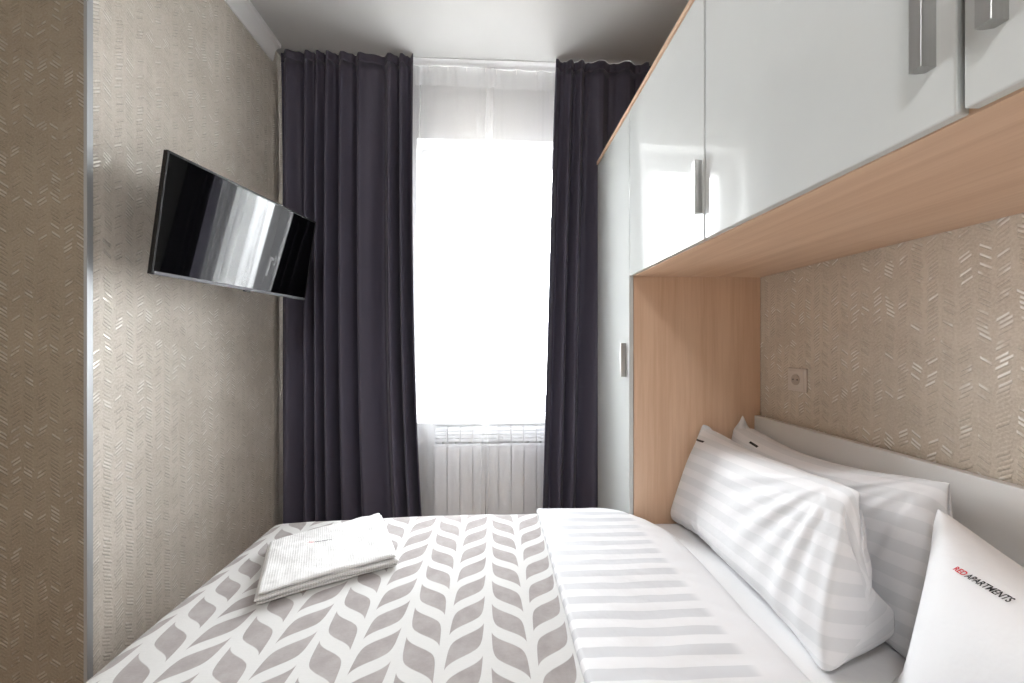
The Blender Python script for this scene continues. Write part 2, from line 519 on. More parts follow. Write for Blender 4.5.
def curtain(name, xa_top, xb_top, xa_bot, xb_bot, ymid, amp, freq, seed, mat, z0, z1, nx=150, nzr=46, roll=0.15, epow=0.8):
    P = np.zeros((nzr, nx, 3)); U = np.zeros((nzr, nx, 2))
    ph = []; acc = seed                        # fold phase: periods wander along the cloth
    for i in range(nx):
        s = i / (nx - 1) * abs(xb_top - xa_top)
        ph.append(acc)
        acc += freq * abs(xb_top - xa_top) / (nx - 1) * (1 + .45 * math.sin(s * 13 + seed * 3) + .25 * math.sin(s * 31 + seed))
    for j in range(nzr):
        z = z0 + (z1 - z0) * j / (nzr - 1)
        q = z / ZC                             # 0 floor, 1 ceiling
        e = max(0.0, 1 - q) ** epow
        xa = xa_top + (xa_bot - xa_top) * e; xb = xb_top + (xb_bot - xb_top) * e
        am = amp * (1.0 - .72 * q ** 5)
        for i in range(nx):
            r = i / (nx - 1); s = r * abs(xb_top - xa_top)
            p = ph[i] + .9 * nz(s * 4, q * 1.1, seed) * (1 - .6 * q)
            h = math.sin(p * 2.0 + seed * 1.7 + nz(s * 6, q, seed + 4)) * (.16 + .30 * q ** 4)
            big = 1 + .35 * nz(s * 6, q * .7, seed + 7)
            d = math.sin(p) * .85 * big + h
            sx = roll * amp * math.cos(p) * (1 - .3 * q) * min(1, r * 12, (1 - r) * 12)
            P[j, i] = (xa + (xb - xa) * r + sx, ymid + am * max(-1.15, min(1.15, d)), z)
            U[j, i] = (s * 2, z)
    return P, U

def make_drape(name, label, xs, seed, freq, ymid, epow):
    t = thing(name, label, 'curtain', ((xs[0] + xs[1]) / 2, ymid, 0.02), 'dark drapes at the window')
    P, U = curtain(name, *xs, ymid, 0.048, freq, seed, M['drape'], 0.02, ZC - .045, nx=300, nzr=60, epow=epow)
    grid_obj('panel', P, M['drape'], t, U, thick=.002)
    # gathered heading tape
    P, U = curtain(name, *xs, ymid, 0.048, freq, seed, M['drape'], ZC - .05, ZC - .0045, nx=300, nzr=5, epow=epow)
    P[..., 1] -= .0015
    grid_obj('heading', P, M['drape'], t, U, thick=.003)
    return t
make_drape('curtain', 'dark plum grey drape left of the window, hanging in deep folds behind the television', (-1.100, -.416, -1.106, -.345), 1.7, 76.0, 2.045, 3.0)
make_drape('curtain', 'dark plum grey drape right of the window, partly hidden behind the wardrobe', (.335, 1.04, .250, 1.06), 4.4, 66.0, 2.045, .8)

def make_sheer(label, xs, seed, ymid):
    t = thing('sheer_curtain', label, 'sheer curtain', ((xs[0] + xs[1]) / 2, ymid, .03), 'white sheers across the window')
    P, U = curtain('s', *xs, ymid, 0.009, 74.0, seed, M['sheer'], 0.03, ZC - .115, nx=150, nzr=40)
    grid_obj('veil', P, M['sheer'], t, U)
    P, U = curtain('s', xs[0], xs[1], xs[0], xs[1], ymid, 0.008, 74.0, seed, M['sheer'], ZC - .115, ZC - .006, nx=150, nzr=6)
    for i in range(150):                       # scalloped between the hooks
        P[-1, i, 2] -= 0.007 * abs(math.sin(i * 0.11 + seed))
    grid_obj('heading_tape', P, M['sheer_tape'], t, U)
    for k in range(6):
        x = xs[0] + (xs[1] - xs[0]) * (k + .5) / 6
        bm = bmesh.new(); box(bm, x - .002, x + .002, ymid - .002, ymid + .002, ZC - .034, ZC - .0045)
        obj('hook', bm, M['board'], t)
make_sheer('left half of the white sheer curtain, beside the left dark drape', (-.60, .010, -.62, -.030), 2.0, 2.107)
make_sheer('right half of the white sheer curtain, beside the right dark drape', (-.035, .62, -.070, .62), 5.0, 2.120)

# ------------------------------------------------------------------ television
def ray(u, v):
    th = math.atan(19 / 385.0); s, c = math.sin(th), math.cos(th)
    a = (u - 512) / 385.0; b = (343.5 - v) / 385.0
    return Vector((a * c + s, -a * s + c, b))
tv_l = Vector((-0.955, 1.165, 1.50)); 
# screen plane from its direction in the room: long edge u, down edge d
tl = Vector((0, 0, H)) + ray(167.5, 149.5) * 1.115
tr = Vector((0, 0, H)) + ray(316, 222) * 1.115 * 1.584
bl = Vector((0, 0, H)) + ray(151, 274) * 1.115 * 1.006
eu = (tr - tl).normalized(); TW = (tr - tl).length
ed = (bl - tl); ed = (ed - eu * ed.dot(eu)).normalized(); TH = (bl - tl).length
en = eu.cross(ed); en = -en if en.x < 0 else en        # towards the room
TVM = Matrix(((eu.x, -ed.x, en.x, 0), (eu.y, -ed.y, en.y, 0), (eu.z, -ed.z, en.z, 0), (0, 0, 0, 1)))
TVC = tl + eu * TW / 2 + ed * TH / 2
tv = thing('television', 'slim black flat television tilted down on a wall arm on the left wall', 'television', tuple(TVC))
TVM4 = Matrix.Translation(TVC) @ TVM
def tvpart(name, lst, mat, bev=0.0, extra=None, parent=None):
    bm = bmesh.new()
    for b in lst: box(bm, *b, bev=bev)
    if extra: extra(bm)
    bmesh.ops.transform(bm, matrix=TVM4, verts=bm.verts[:])
    bmesh.ops.recalc_face_normals(bm, faces=bm.faces[:])
    o = obj(name, bm, mat, tv)
    return o
w2, h2 = TW / 2, TH / 2
tvpart('housing', [(-w2, w2, -h2, h2, -.014, -.0025), (-w2 * .72, w2 * .72, -h2 * .85, h2 * .45, -.040, -.013)], M['black'], .002)
tvpart('bezel', [(-w2, w2, h2 - .007, h2, -.004, .0015), (-w2, -w2 + .006, -h2, h2 - .007, -.004, .0015), (w2 - .006, w2, -h2, h2 - .007, -.004, .0015)], M['black'], .0008)
tvpart('bottom_strip', [(-w2 + .006, w2 - .006, -h2, -h2 + .011, -.004, .003)], M['grey_strip'], .001)
tvpart('sensor', [(-.006, .022, -h2 - .005, -h2 + .002, -.004, .004)], M['black'], .001)
tvpart('screen', [(-w2 + .006, w2 - .006, -h2 + .011, h2 - .007, -.004, -.0005)], M['screen'])
# bracket: plate on the wall, two arms, plate on the set
bm = bmesh.new()
back = TVC - en * .045
wy = TVC.y + .02; wz = TVC.z
box(bm, XL + .0005, XL + .012, wy - .05, wy + .05, wz - .11, wz + .11, .003)
cyl(bm, (XL + .03, wy, wz - .04), (XL + .03, wy, wz + .04), .014)
box(bm, XL + .010, XL + .032, wy - .012, wy + .012, wz - .03, wz + .03)
p1 = Vector((XL + .03, wy, wz)); p2 = Vector((back.x, back.y, back.z))
mid = (p1 + p2) / 2 + Vector((0, .07, 0))
cyl(bm, p1, mid, .010); cyl(bm, mid, p2, .010)
cyl(bm, mid - Vector((0, 0, .025)), mid + Vector((0, 0, .025)), .013)
obj('wall_bracket', bm, M['black'], tv)
tvpart('vesa_plate', [(-.06, .06, -.06, .06, -.050, -.040)], M['black'], .002)

# ------------------------------------------------------------------ wardrobes and overhead cabinets
XF = 0.545                                     # front face of the doors
XCF = XF + .019                                # front of the carcass
YP = 1.517                                     # side panel facing the bed
ZB, ZT = 1.484, 2.163                          # underside of the bridge, top of all units
def handle(name, y, z0, z1, parent, flip=1):
    """aluminium grip: a flat lip with a folded-back channel; flip = side the channel faces"""
    bm = bmesh.new()
    w = .015 * flip
    pr = [(XF, y - w / 2), (XF - .0195, y - w / 2), (XF - .020, y - w * .46), (XF - .020, y + w * .44), (XF - .019, y + w / 2), (XF - .010, y + w / 2), (XF, y + w * .30)]
    extrude_profile(bm, pr, 2, z0, z1)
    return obj(name, bm, M['alu'], parent)
def door(parent, y0, y1, z0, z1, hy, hz0, hz1, dx=0.0):
    bm = bmesh.new()
    box(bm, XF - dx, XF + .018 - dx, y0, y1, z0, z1, .0022)
    d = obj('door', bm, M['gloss'], parent)
    h = handle('handle', hy, hz0, hz1, parent)
    if dx: h.location.x -= dx
    h.parent = d
    return d
def wardrobe(y0, y1, label, handle_y):
    t = thing('wardrobe', label, 'wardrobe', ((XCF + XR) / 2, (y0 + y1) / 2, 0), 'wardrobe columns either side of the bed')
    boxes('side_panel', [(XCF, XR - .002, y0, y0 + .016, 0, ZT - .016)], M['wood_z'], t)
    boxes('side_panel', [(XCF, XR - .002, y1 - .016, y1, 0, ZT - .016)], M['wood_z'], t)
    boxes('top_panel', [(XF - .004, XR - .002, y0, y1, ZT - .016, ZT)], M['wood_y'], t)
    boxes('back_panel', [(XR - .008, XR - .002, y0 + .016, y1 - .016, .06, ZT - .016)], M['board'], t)
    boxes('shelf', [(XCF + .01, XR - .008, y0 + .016, y1 - .016, ZB, ZB + .016)], M['wood_y'], t)
    boxes('plinth', [(XCF + .02, XCF + .036, y0 + .016, y1 - .016, 0, .06)], M['wood_y'], t)
    bm = bmesh.new(); box(bm, XF, XF + .018, y0 + .0015, y1 - .0015, .062, ZT - .018, .0022)
    d = obj('door', bm, M['gloss'], t)
    h = handle('handle', handle_y, 1.078, 1.217, t)
    h.parent = d
    return t
wardrobe(YP, 1.985, 'tall wardrobe column between the bed and the window, white gloss door and beech side', 1.565)
wardrobe(-.60, -.135, 'tall wardrobe column on the near side of the bed, holding up the overhead cabinets', -.185)

def cabinet(y0, y1, doors, label):
    t = thing('overhead_cabinet', label, 'cabinet', ((XCF + XR) / 2, (y0 + y1) / 2, ZB), 'bridging cabinets above the bed')
    boxes('bottom_panel', [(XCF, XR - .002, y0, y1, ZB, ZB + .016)], M['wood_y'], t)
    boxes('top_panel', [(XF - .004, XR - .002, y0, y1, ZT - .016, ZT)], M['wood_y'], t)
    boxes('side_panel', [(XCF, XR - .002, y0, y0 + .016, ZB + .016, ZT - .016)], M['wood_z'], t)
    boxes('side_panel', [(XCF, XR - .002, y1 - .016, y1, ZB + .016, ZT - .016)], M['wood_z'], t)
    boxes('back_panel', [(XR - .008, XR - .002, y0 + .016, y1 - .016, ZB + .016, ZT - .016)], M['board'], t)
    for (a, b, hy, dx) in doors:
        door(t, a, b, ZB + .001, ZT - .018, hy, 1.556, 1.694, dx)
    return t
cabinet(.967, YP - .0005, [(.970, YP - .002, .986, 0.0)], 'single-door white gloss overhead cabinet next to the wardrobe by the window')
cabinet(-.134, .966, [(.4275, .9645, .455, 0.0), (-.132, .4175, .386, .003)], 'two-door white gloss overhead cabinet nearest the camera above the bed')

# ------------------------------------------------------------------ socket on the right wall
sk = thing('wall_socket', 'small ivory power socket on the herringbone wall above the headboard', 'socket', (XR, 1.322, 1.086))
bm = bmesh.new(); box(bm, XR - .009, XR - .0003, 1.281, 1.363, 1.045, 1.127, .003)
obj('cover_plate', bm, M['socket'], sk)
bm = bmesh.new()
bmesh.ops.create_cone(bm, cap_ends=True, segments=40, radius1=.024, radius2=.0215, depth=.003, matrix=Matrix.Translation((XR - .0105, 1.322, 1.086)) @ Matrix.Rotation(-math.pi / 2, 4, 'Y'))
box(bm, XR - .0115, XR - .009, 1.290, 1.354, 1.054, 1.118, .001)
obj('socket_face', bm, M['socket'], sk)
bm = bmesh.new()
cyl(bm, (XR - .0135, 1.322, 1.086), (XR - .0118, 1.322, 1.086), .019, 32)
obj('recess', bm, M['socket_well'], sk)
bm = bmesh.new()
for dy in (-.0095, .0095):
    cyl(bm, (XR - .0145, 1.322 + dy, 1.086), (XR - .0133, 1.322 + dy, 1.086), .0028, 14)
obj('pin_holes', bm, M['dark_hole'], sk)

# ------------------------------------------------------------------ bed
bed = thing('bed', 'double bed with a low white headboard against the herringbone wall', 'bed', (.1, .72, 0))
BX0, BX1, BY0, BY1 = -.83, 1.052, -.10, 1.500
boxes('headboard', [(1.058, 1.082, BY0 - .02, YP - .006, .10, .924)], M['board'], bed, bev=.002)
boxes('bed_frame', [(BX0, BX1, BY1 - .022, BY1, .12, .33), (BX0, BX1, BY0, BY0 + .022, .12, .33),
                    (BX0, BX0 + .022, BY0 + .022, BY1 - .022, .12, .33), (BX1 - .02, BX1 + .005, BY0 + .022, BY1 - .022, .12, .33),
                    (BX0 + .022, BX1 - .02, BY0 + .022, BY1 - .022, .20, .24)], M['board'], bed, bev=.001)
for x in (BX0 + .05, BX1 - .07):
    for y in (BY0 + .05, BY1 - .07):
        bm = bmesh.new(); cyl(bm, (x, y, 0), (x, y, .199), .018, 20, .026)
        obj('leg', bm, M['alu'], bed)
bm = bmesh.new(); box(bm, BX0 + .026, BX1 - .024, BY0 + .026, BY1 - .004, .242, .500, .035, 4)
o = obj('mattress', bm, M['mattress'], smooth=True)
tag(o, 'thick mattress of the double bed under the white sheet', 'mattress')
# fitted sheet over the mattress
def drape_pt(sx, sy, x0, x1, y0, y1, r, top):
    """arc-length drape over a rounded-corner rectangle (x0..x1, y0..y1 are the outer edges)"""
    cx = min(max(sx, x0 + r), x1 - r); cy = min(max(sy, y0 + r), y1 - r)
    ex, ey = sx - cx, sy - cy
    e = math.hypot(ex, ey)
    if e < 1e-9:
        return sx, sy, top, 0.0
    L = r * math.pi / 2
    if e < L:
        a = e / r; ho = r * math.sin(a); dz = r * (1 - math.cos(a))
    else:
        ho = r; dz = r + (e - L)
    return cx + ex / e * ho, cy + ey / e * ho, top - dz, e
def drape_sheet(name, sx0, sx1, sy0, sy1, nx, ny, edges, r, topf, wav, mat, thick, flare=0.0):
    P = np.zeros((ny, nx, 3)); U = np.zeros((ny, nx, 2))
    for j in range(ny):
        sy = sy0 + (sy1 - sy0) * j / (ny - 1)
        for i in range(nx):
            sx = sx0 + (sx1 - sx0) * i / (nx - 1)
            x, y, z, e = drape_pt(sx, sy, *edges, r, 0.0)
            z += topf(x, y)
            if e > r:                      # hanging part billows a little
                k = min(1.0, (e - r) / .2)
                cx = min(max(sx, edges[0] + r), edges[1] - r); cy = min(max(sy, edges[2] + r), edges[3] - r)
                dx, dy = (sx - cx) / e, (sy - cy) / e
                b = k * (wav * (math.sin((x * abs(dy) + y * abs(dx)) * 34) + nz(x * 6, y * 6, 2.0)) + flare)
                x += dx * b; y += dy * b
            P[j, i] = (x, y, z); U[j, i] = (sx, sy)
    return grid_obj(name, P, mat, None, U, thick=thick)
def fs_top(x, y):
    return .507 + .0025 * nz(x * 7, y * 7, 4) + .0015 * nz(x * 19, y * 12, 8)
o = drape_sheet('fitted_sheet', BX0 - .15, BX1 + .0, BY0 - .15, BY1 + .155, 110, 100, (BX0 + .018, 3.0, BY0 + .018, BY1 + .012), .035, fs_top, .0, M['sheet'], .003)
tag(o, 'white fitted sheet on the mattress, bare strip below the pillows', 'sheet')

# leaf-patterned bedspread
def bs_top(x, y):
    z = .537
    if x < .1: z -= .020 * min(1.0, ((.1 - x) / .95)) ** 2.2
    z += .004 * nz(x * 3.2, y * 2.5, 1) + .0022 * nz(x * 9, y * 7, 5)
    return z
BSX1 = .30
o = drape_sheet('bedspread', -1.20, BSX1, BY0 - .34, BY1 + .42, 190, 250, (-.872, 3.0, BY0 - .06, 1.572), .055, bs_top, .009, M['leaf'], .012, .01)
tag(o, 'white plush bedspread with a grey leaf pattern over the foot of the bed', 'bedspread')

# turned-back striped duvet
DX0, DX1 = .178, .655
def du_base(x):
    t = min(1.0, max(0.0, (x - BSX1) / .06)); t = t * t * (3 - 2 * t)
    return (1 - t) * .540 + t * .512
NXD, NYD = 110, 240
Pt = np.zeros((NYD, NXD, 3)); U = np.zeros((NYD, NXD, 2)); Pb = np.zeros((NYD, NXD, 3))
for j in range(NYD):
    sy = BY0 - .30 + (BY1 + .30 - BY0 + .30) * j / (NYD - 1)
    for i in range(NXD):
        r = i / (NXD - 1); a = 2 * r - 1
        wob = .010 * nz(sy * 3.0, 0, 3) + .004 * nz(sy * 11, 0, 7)
        x0 = DX0 + .010 * (1.3 - sy) / 1.3 + .003 * nz(sy * 5, 1, 1)
        x1 = DX1 + wob
        if sy > 1.36:                              # far corner pulled in
            x1 -= .50 * min(1.0, (sy - 1.36) / .5) ** 1.5
        if i == 0 and False: pass
        # denser sampling at both rounded edges
        rr = .5 - .5 * math.cos(math.pi * r) if True else r
        sx = x0 + (x1 - x0) * rr
        L_ = min(rr * (x1 - x0), (1 - rr) * (x1 - x0))
        le = rr * (x1 - x0); re = (1 - rr) * (x1 - x0)
        hl = .015; hr = .041
        t1 = min(1.0, le / .012); t2 = min(1.0, re / .14)
        prof = math.sqrt(max(0, 1 - (1 - t1) ** 2)) * math.sqrt(max(0, 1 - (1 - t2) ** 2))
        hgt = hl + (hr - hl) * (lambda q: q * q * (3 - 2 * q))(min(1, max(0, (sx - BSX1) / .06)))
        ripple = .0030 * nz(sx * 6, sy * 14, 2) + .0020 * nz(sx * 14, sy * 30, 6) + .0025 * nz(sx * 4, sy * 4, 9)
        zt = du_base(sx) + hgt * prof + ripple * min(1, re / .05) * min(1, le / .03)
        x, y, z, e = drape_pt(sx, sy, -9, 9, BY0 - .07, 1.580, .055, 0.0)
        if x > .53 and y > 1.500: y = 1.500 + (y - 1.500) * .15
        Pt[j, i] = (x, y, z + zt)
        Pb[j, i] = (x, y, z + min(zt - .0012, du_base(sx) + .0005))
        U[j, i] = (sx, sy + .0045 * nz(sx * 5, sy * 3, 12))
P = np.concatenate([Pt, Pb[:, ::-1]], axis=1)
U = np.concatenate([U, U[:, ::-1]], axis=1)
o = grid_obj('duvet', P, M['stripe_y'], None, U)
tag(o, 'white satin-striped duvet turned back across the bed between bedspread and pillows', 'duvet')

# ------------------------------------------------------------------ pillows: small cloth simulation
def sim_pillow(origin, ydir, lean, L, W, vol, zbed, xback, back_lean, nx=66, ny=46, steps=210, seed=0, flange=0.0, grav=0.0, front=None):
    """two square sheets sewn at the rim, inflated, standing on the bed and leaning on a plane.
    axis 1 = along the bed width (from far to near), axis 0 = up"""
    rng = np.random.RandomState(seed)
    a = np.linspace(0, 1, nx); b = np.linspace(0, 1, ny)
    A, B = np.meshgrid(a, b)
    up = np.array([math.sin(lean), 0, math.cos(lean)]); al = np.array([0, ydir, 0.0]); nrm = np.array([-math.cos(lean), 0, math.sin(lean)])
    org = np.array(origin, float)
    flat = org + A[..., None] * L * al + B[..., None] * W * up
    bulge = (np.sin(np.pi * A) * np.sin(np.pi * B)) ** .5 * .03 + .0015 * rng.randn(ny, nx)
    rim = np.zeros((ny, nx), bool); rim[0] = rim[-1] = True; rim[:, 0] = rim[:, -1] = True
    bulge[rim] = 0
    X = np.stack([flat + bulge[..., None] * nrm, flat - bulge[..., None] * nrm])
    X0 = X.copy(); V = np.zeros_like(X)
    dx, dy = L / (nx - 1), W / (ny - 1); dd = math.hypot(dx, dy)
    def con(i1, i2, rest, k, comp=1.0):
        p, q = X[i1], X[i2]
        d = q - p; l = np.sqrt((d * d).sum(-1, keepdims=True)) + 1e-9
        diff = (l - rest) / l
        if comp < 1.0: diff = np.where(diff < 0, diff * comp, diff)
        c = d * (diff * .5 * k)
        X[i1] = p + c; X[i2] = q - c
    sl = slice
    def rows(o, step):                       # horizontal pairs
        n = nx - step
        for s in range(o, min(o + 1, n)): pass
    dt = 1 / 60.0
    act = np.ones(nx)
    if flange > 0: act = np.clip((1 - flange - a) / .06, 0, 1)
    for it in range(steps):
        # enclosed thickness -> volume
        T = ((X[0] - X[1]) * nrm).sum(-1)
        vcur = max(1e-4, T.sum() * dx * dy)
        pr = 900.0 * max(0.0, (vol - vcur) / vol) + 4.0
        F = np.zeros_like(X)
        for sgn, q in ((1, 0), (-1, 1)):
            gx = np.gradient(X[q], axis=1); gy = np.gradient(X[q], axis=0)
            nn = np.cross(gx, gy)
            if (nn * nrm).sum() * sgn < 0: nn = -nn
            hyd = 1.0 + .9 * (1 - B)
            F[q] = nn * (pr * hyd * act[None, :])[..., None]
        m = .25 * dx * dy * 3.5              # heavy fill carried by the cloth
        V = V * .93 + dt * (F / m * .35 + np.array([0, 0, -9.8 * grav]))
        sp = np.sqrt((V * V).sum(-1, keepdims=True)); V *= np.minimum(1, 1.2 / (sp + 1e-9))
        Xp = X.copy(); X = X + V * dt
        for _ in range(7):
            for st in (0, 1):
                n = (nx - st) // 2
                con((sl(None), sl(None), sl(st, st + 2 * n, 2)), (sl(None), sl(None), sl(st + 1, st + 2 * n, 2)), dx, 1.0)
                n = (ny - st) // 2
                con((sl(None), sl(st, st + 2 * n, 2)), (sl(None), sl(st + 1, st + 2 * n, 2)), dy, 1.0)
            for st in (0, 1):
                n = (ny - st) // 2
                con((sl(None), sl(st, st + 2 * n, 2), sl(0, nx - 1)), (sl(None), sl(st + 1, st + 2 * n, 2), sl(1, nx)), dd, .35)
                con((sl(None), sl(st, st + 2 * n, 2), sl(1, nx)), (sl(None), sl(st + 1, st + 2 * n, 2), sl(0, nx - 1)), dd, .35)
            # bending
            for st in (0, 1, 2, 3):
                if st < 2:
                    i1 = np.arange(st, nx - 2, 4)
                    con((sl(None), sl(None), i1), (sl(None), sl(None), i1 + 2), 2 * dx, .12)
                    i1 = np.arange(st, ny - 2, 4)
                    con((sl(None), i1), (sl(None), i1 + 2), 2 * dy, .12)
                else:
                    i1 = np.arange(st, nx - 2, 4)
                    con((sl(None), sl(None), i1), (sl(None), sl(None), i1 + 2), 2 * dx, .12)
                    i1 = np.arange(st, ny - 2, 4)
                    con((sl(None), i1), (sl(None), i1 + 2), 2 * dy, .12)
            mid = (X[0] + X[1]) * .5
            for q in (0, 1): X[q][rim] = mid[rim]
            # bed and back rest
            pen = zbed - X[..., 2]
            hit = pen > 0
            X[..., 2] = np.where(hit, zbed, X[..., 2])
            X[..., 0] = np.where(hit, X[..., 0] * .15 + Xp[..., 0] * .85, X[..., 0])
            X[..., 1] = np.where(hit, X[..., 1] * .15 + Xp[..., 1] * .85, X[..., 1])
            lim = xback + (X[..., 2] - zbed) * math.tan(back_lean)
            X[..., 0] = np.minimum(X[..., 0], lim)
            if front is not None:
                X[..., 0] = np.maximum(X[..., 0], front[0] + (X[..., 2] - zbed) * math.tan(front[1]))
            X[..., 1] = np.minimum(X[..., 1], 1.508)
        V = (X - Xp) / dt
    return X, A * L, B * W, rim

def pillow_obj(X, UA, UB, rim, name, mat, label, warp=None):
    ny, nx = UA.shape
    if warp is not None:
        X = warp(X, UA, UB)
    verts = []; idx = np.zeros((2, ny, nx), int)
    for j in range(ny):
        for i in range(nx):
            idx[0, j, i] = len(verts); verts.append(X[0, j, i])
    for j in range(ny):
        for i in range(nx):
            if rim[j, i]: idx[1, j, i] = idx[0, j, i]
            else:
                idx[1, j, i] = len(verts); verts.append(X[1, j, i])
    verts = np.array(verts)
    org = Vector((float(verts[:, 0].mean()), float(verts[:, 1].mean()), float(verts[:, 2].min())))
    faces = []; uvs = []
    for q in (0, 1):
        for j in range(ny - 1):
            for i in range(nx - 1):
                f = [idx[q, j, i], idx[q, j, i + 1], idx[q, j + 1, i + 1], idx[q, j + 1, i]]
                w = [(j, i), (j, i + 1), (j + 1, i + 1), (j + 1, i)]
                if q == 1: f.reverse(); w.reverse()
                faces.append(f); uvs += [(UA[k] + q * .003, UB[k]) for k in w]
    me = bpy.data.meshes.new(name)
    me.from_pydata((verts - np.array(org)).tolist(), [], [[int(k) for k in f] for f in faces])
    lay = me.uv_layers.new(name='UVMap')
    lay.data.foreach_set('uv', np.array(uvs, np.float32).ravel())
    me.materials.append(mat)
    for p in me.polygons: p.use_smooth = True
    o = bpy.data.objects.new(name, me)
    COL.objects.link(o); o.location = org
    bm = bmesh.new(); bm.from_mesh(me); bmesh.ops.recalc_face_normals(bm, faces=bm.faces[:]); bm.to_mesh(me); bm.free()
    md = o.modifiers.new('sub', 'SUBSURF'); md.levels = 1; md.render_levels = 1
    tag(o, label, 'pillow', 'white bed pillows')
    return o

ZP = .512
def turn_end(ytop, ybot, tmax, wid, ztop, xf0, xfl, sag, keep=.30, seed=0):
    """swing the loose near end of the case back, let the top seam sag, crease the cloth near that end"""
    def w(X, UA, UB):
        X = X.copy()
        Z = X[..., 2]
        zr = np.clip((Z - ZP) / (ztop - ZP), 0, 1)
        f = np.interp(zr, [0, .06, .18, .32, .48, .65, .85, 1.0], [.02, .38, .88, 1.0, .62, .28, .12, .04])
        ye = ybot + (ytop - ybot) * zr
        t = ye - X[..., 1]
        k = np.clip(t / tmax, 0, 1.25)
        xf = xf0 + (Z - ZP) * xfl
        # thin the body towards the crease
        g = np.interp(-t, [-.05, 0, .07, .20], [.12, keep, .62, 1.0])
        corner = np.interp(zr, [0, .25, .8, 1], [.35, 1, .9, .45])
        g = 1 - (1 - g * corner) * np.clip((.24 + t) / .24, 0, 1)
        g = g * np.interp(UA, [0, .02, .06, .15], [.25, .45, .75, 1.0])
        x = xf + (X[..., 0] - xf) * g
        x += wid * f * k * np.minimum(1.0, k / .30)
        # creases fanning out of the top near corner
        dy = X[..., 1] - ye; dz = ztop - Z
        rad = np.sqrt(dy ** 2 + dz ** 2); ang = np.arctan2(dy, dz + .02)
        fade = np.clip((.46 - rad) / .25, 0, 1) * np.clip(rad / .05, 0, 1) * np.clip(g * 1.6, 0, 1) * np.clip(dy / .02, 0, 1)
        x += -.0085 * fade * (np.maximum(0, np.sin(ang * 13 + 1.3 + seed + 6 * rad)) ** 2 + .5 * np.sin(ang * 29 + seed + 9 * rad))
        X[..., 0] = np.minimum(x, 1.054)
        X[..., 1] = np.where(t > 0, ye - .020 * np.sin(np.minimum(k / .5, 1) * 1.5708) + .020 * np.maximum(0, k - .5), X[..., 1])
        a = UA / UA.max()
        X[..., 2] = Z - sag * np.sin(np.pi * np.clip(a / .88, 0, 1)) ** 1.2 * zr ** 2
        return X
    return w
Xs, UA, UB, rim = sim_pillow((.975, 1.500, ZP + .004), -1, .10, .86, .468, .0115, ZP, 1.052, .01, seed=3, flange=.11, front=(.885, .12))
p2 = pillow_obj(Xs, UA, UB, rim, 'pillow', M['stripe_p'], 'white striped pillow at the back, leaning on the headboard beside the beech panel', turn_end(.81, .77, .08, .05, .90, .905, .22, .045, .45, 2.0))
Xs, UA, UB, rim = sim_pillow((.715, 1.502, ZP + .004), -1, .27, .88, .470, .0115, ZP, .885, .12, seed=5, flange=.13, front=(.690, .22))
p1 = pillow_obj(Xs, UA, UB, rim, 'pillow', M['stripe_p'], 'white striped pillow in front, standing beside the beech panel and hiding another pillow', turn_end(.835, .795, .09, .165, .90, .690, .30, .028))
def soft_corner(X, UA, UB):
    X = X.copy()
    a = UA / UA.max(); b = UB / UB.max()
    X[..., 2] -= .03 * np.sin(np.pi * a) * b ** 2
    rad = np.sqrt(UA ** 2 + (UB.max() - UB) ** 2); ang = np.arctan2(UA, UB.max() - UB + .01)
    X[..., 0] += -.004 * np.clip((.22 - rad) / .15, 0, 1) * np.clip(rad / .04, 0, 1) * np.sin(ang * 9)
    return X
Xs, UA, UB, rim = sim_pillow((.764, .765, ZP + .004), -1, .13, .79, .432, .0095, ZP, .97, .10, seed=8, flange=0, front=(.738, .10))
p3 = pillow_obj(Xs, UA, UB, rim, 'pillow', M['cotton'], 'plain white pillow nearest the camera with small red and black lettering', soft_corner)

dg = bpy.context.evaluated_depsgraph_get()
def bvh_of(o):
    ev = o.evaluated_get(dg); me = ev.to_mesh()
    vs = [o.matrix_world @ v.co for v in me.vertices]; ps = [tuple(p.vertices) for p in me.polygons]
    t = BVHTree.FromPolygons(vs, ps); ev.to_mesh_clear()
    return t

def text_mesh(body, size):
    cu = bpy.data.curves.new('txt', 'FONT'); cu.body = body; cu.size = size; cu.extrude = 0.0
    cu.shear = 0.25; cu.offset = size * .02
    to = bpy.data.objects.new('txt', cu); COL.objects.link(to)
    d = bpy.context.evaluated_depsgraph_get(); d.update()
    me = bpy.data.meshes.new_from_object(to.evaluated_get(d))
    bpy.data.objects.remove(to)
    pts = [v.co.copy() for v in me.vertices]; fs = [tuple(p.vertices) for p in me.polygons]
    w = max(p.x for p in pts)
    return pts, fs, w

def print_text(parent, tree, o, ax, ay, nrm, size, label_prefix, lift=.0012):
    """RED in red then APARTMENTS in black, laid on the cloth found by casting along -nrm"""
    x = 0.0
    for body, mat, nm in (('RED', M['red_ink'], 'red_lettering'), ('APARTMENTS', M['black_ink'], 'black_lettering')):
        pts, fs, w = text_mesh(body, size)
        vs = []
        for p in pts:
            q = o + ax * (x + p.x) + ay * p.y
            hit = tree.ray_cast(q + nrm * .25, -nrm)
            vs.append((hit[0] + nrm * lift) if hit[0] is not None else q)
        me = bpy.data.meshes.new(nm)
        me.from_pydata([v - parent.location for v in vs], [], fs)
        me.materials.append(mat)
        t = bpy.data.objects.new(nm, me); COL.objects.link(t); t.parent = parent
        x += w + size * .06

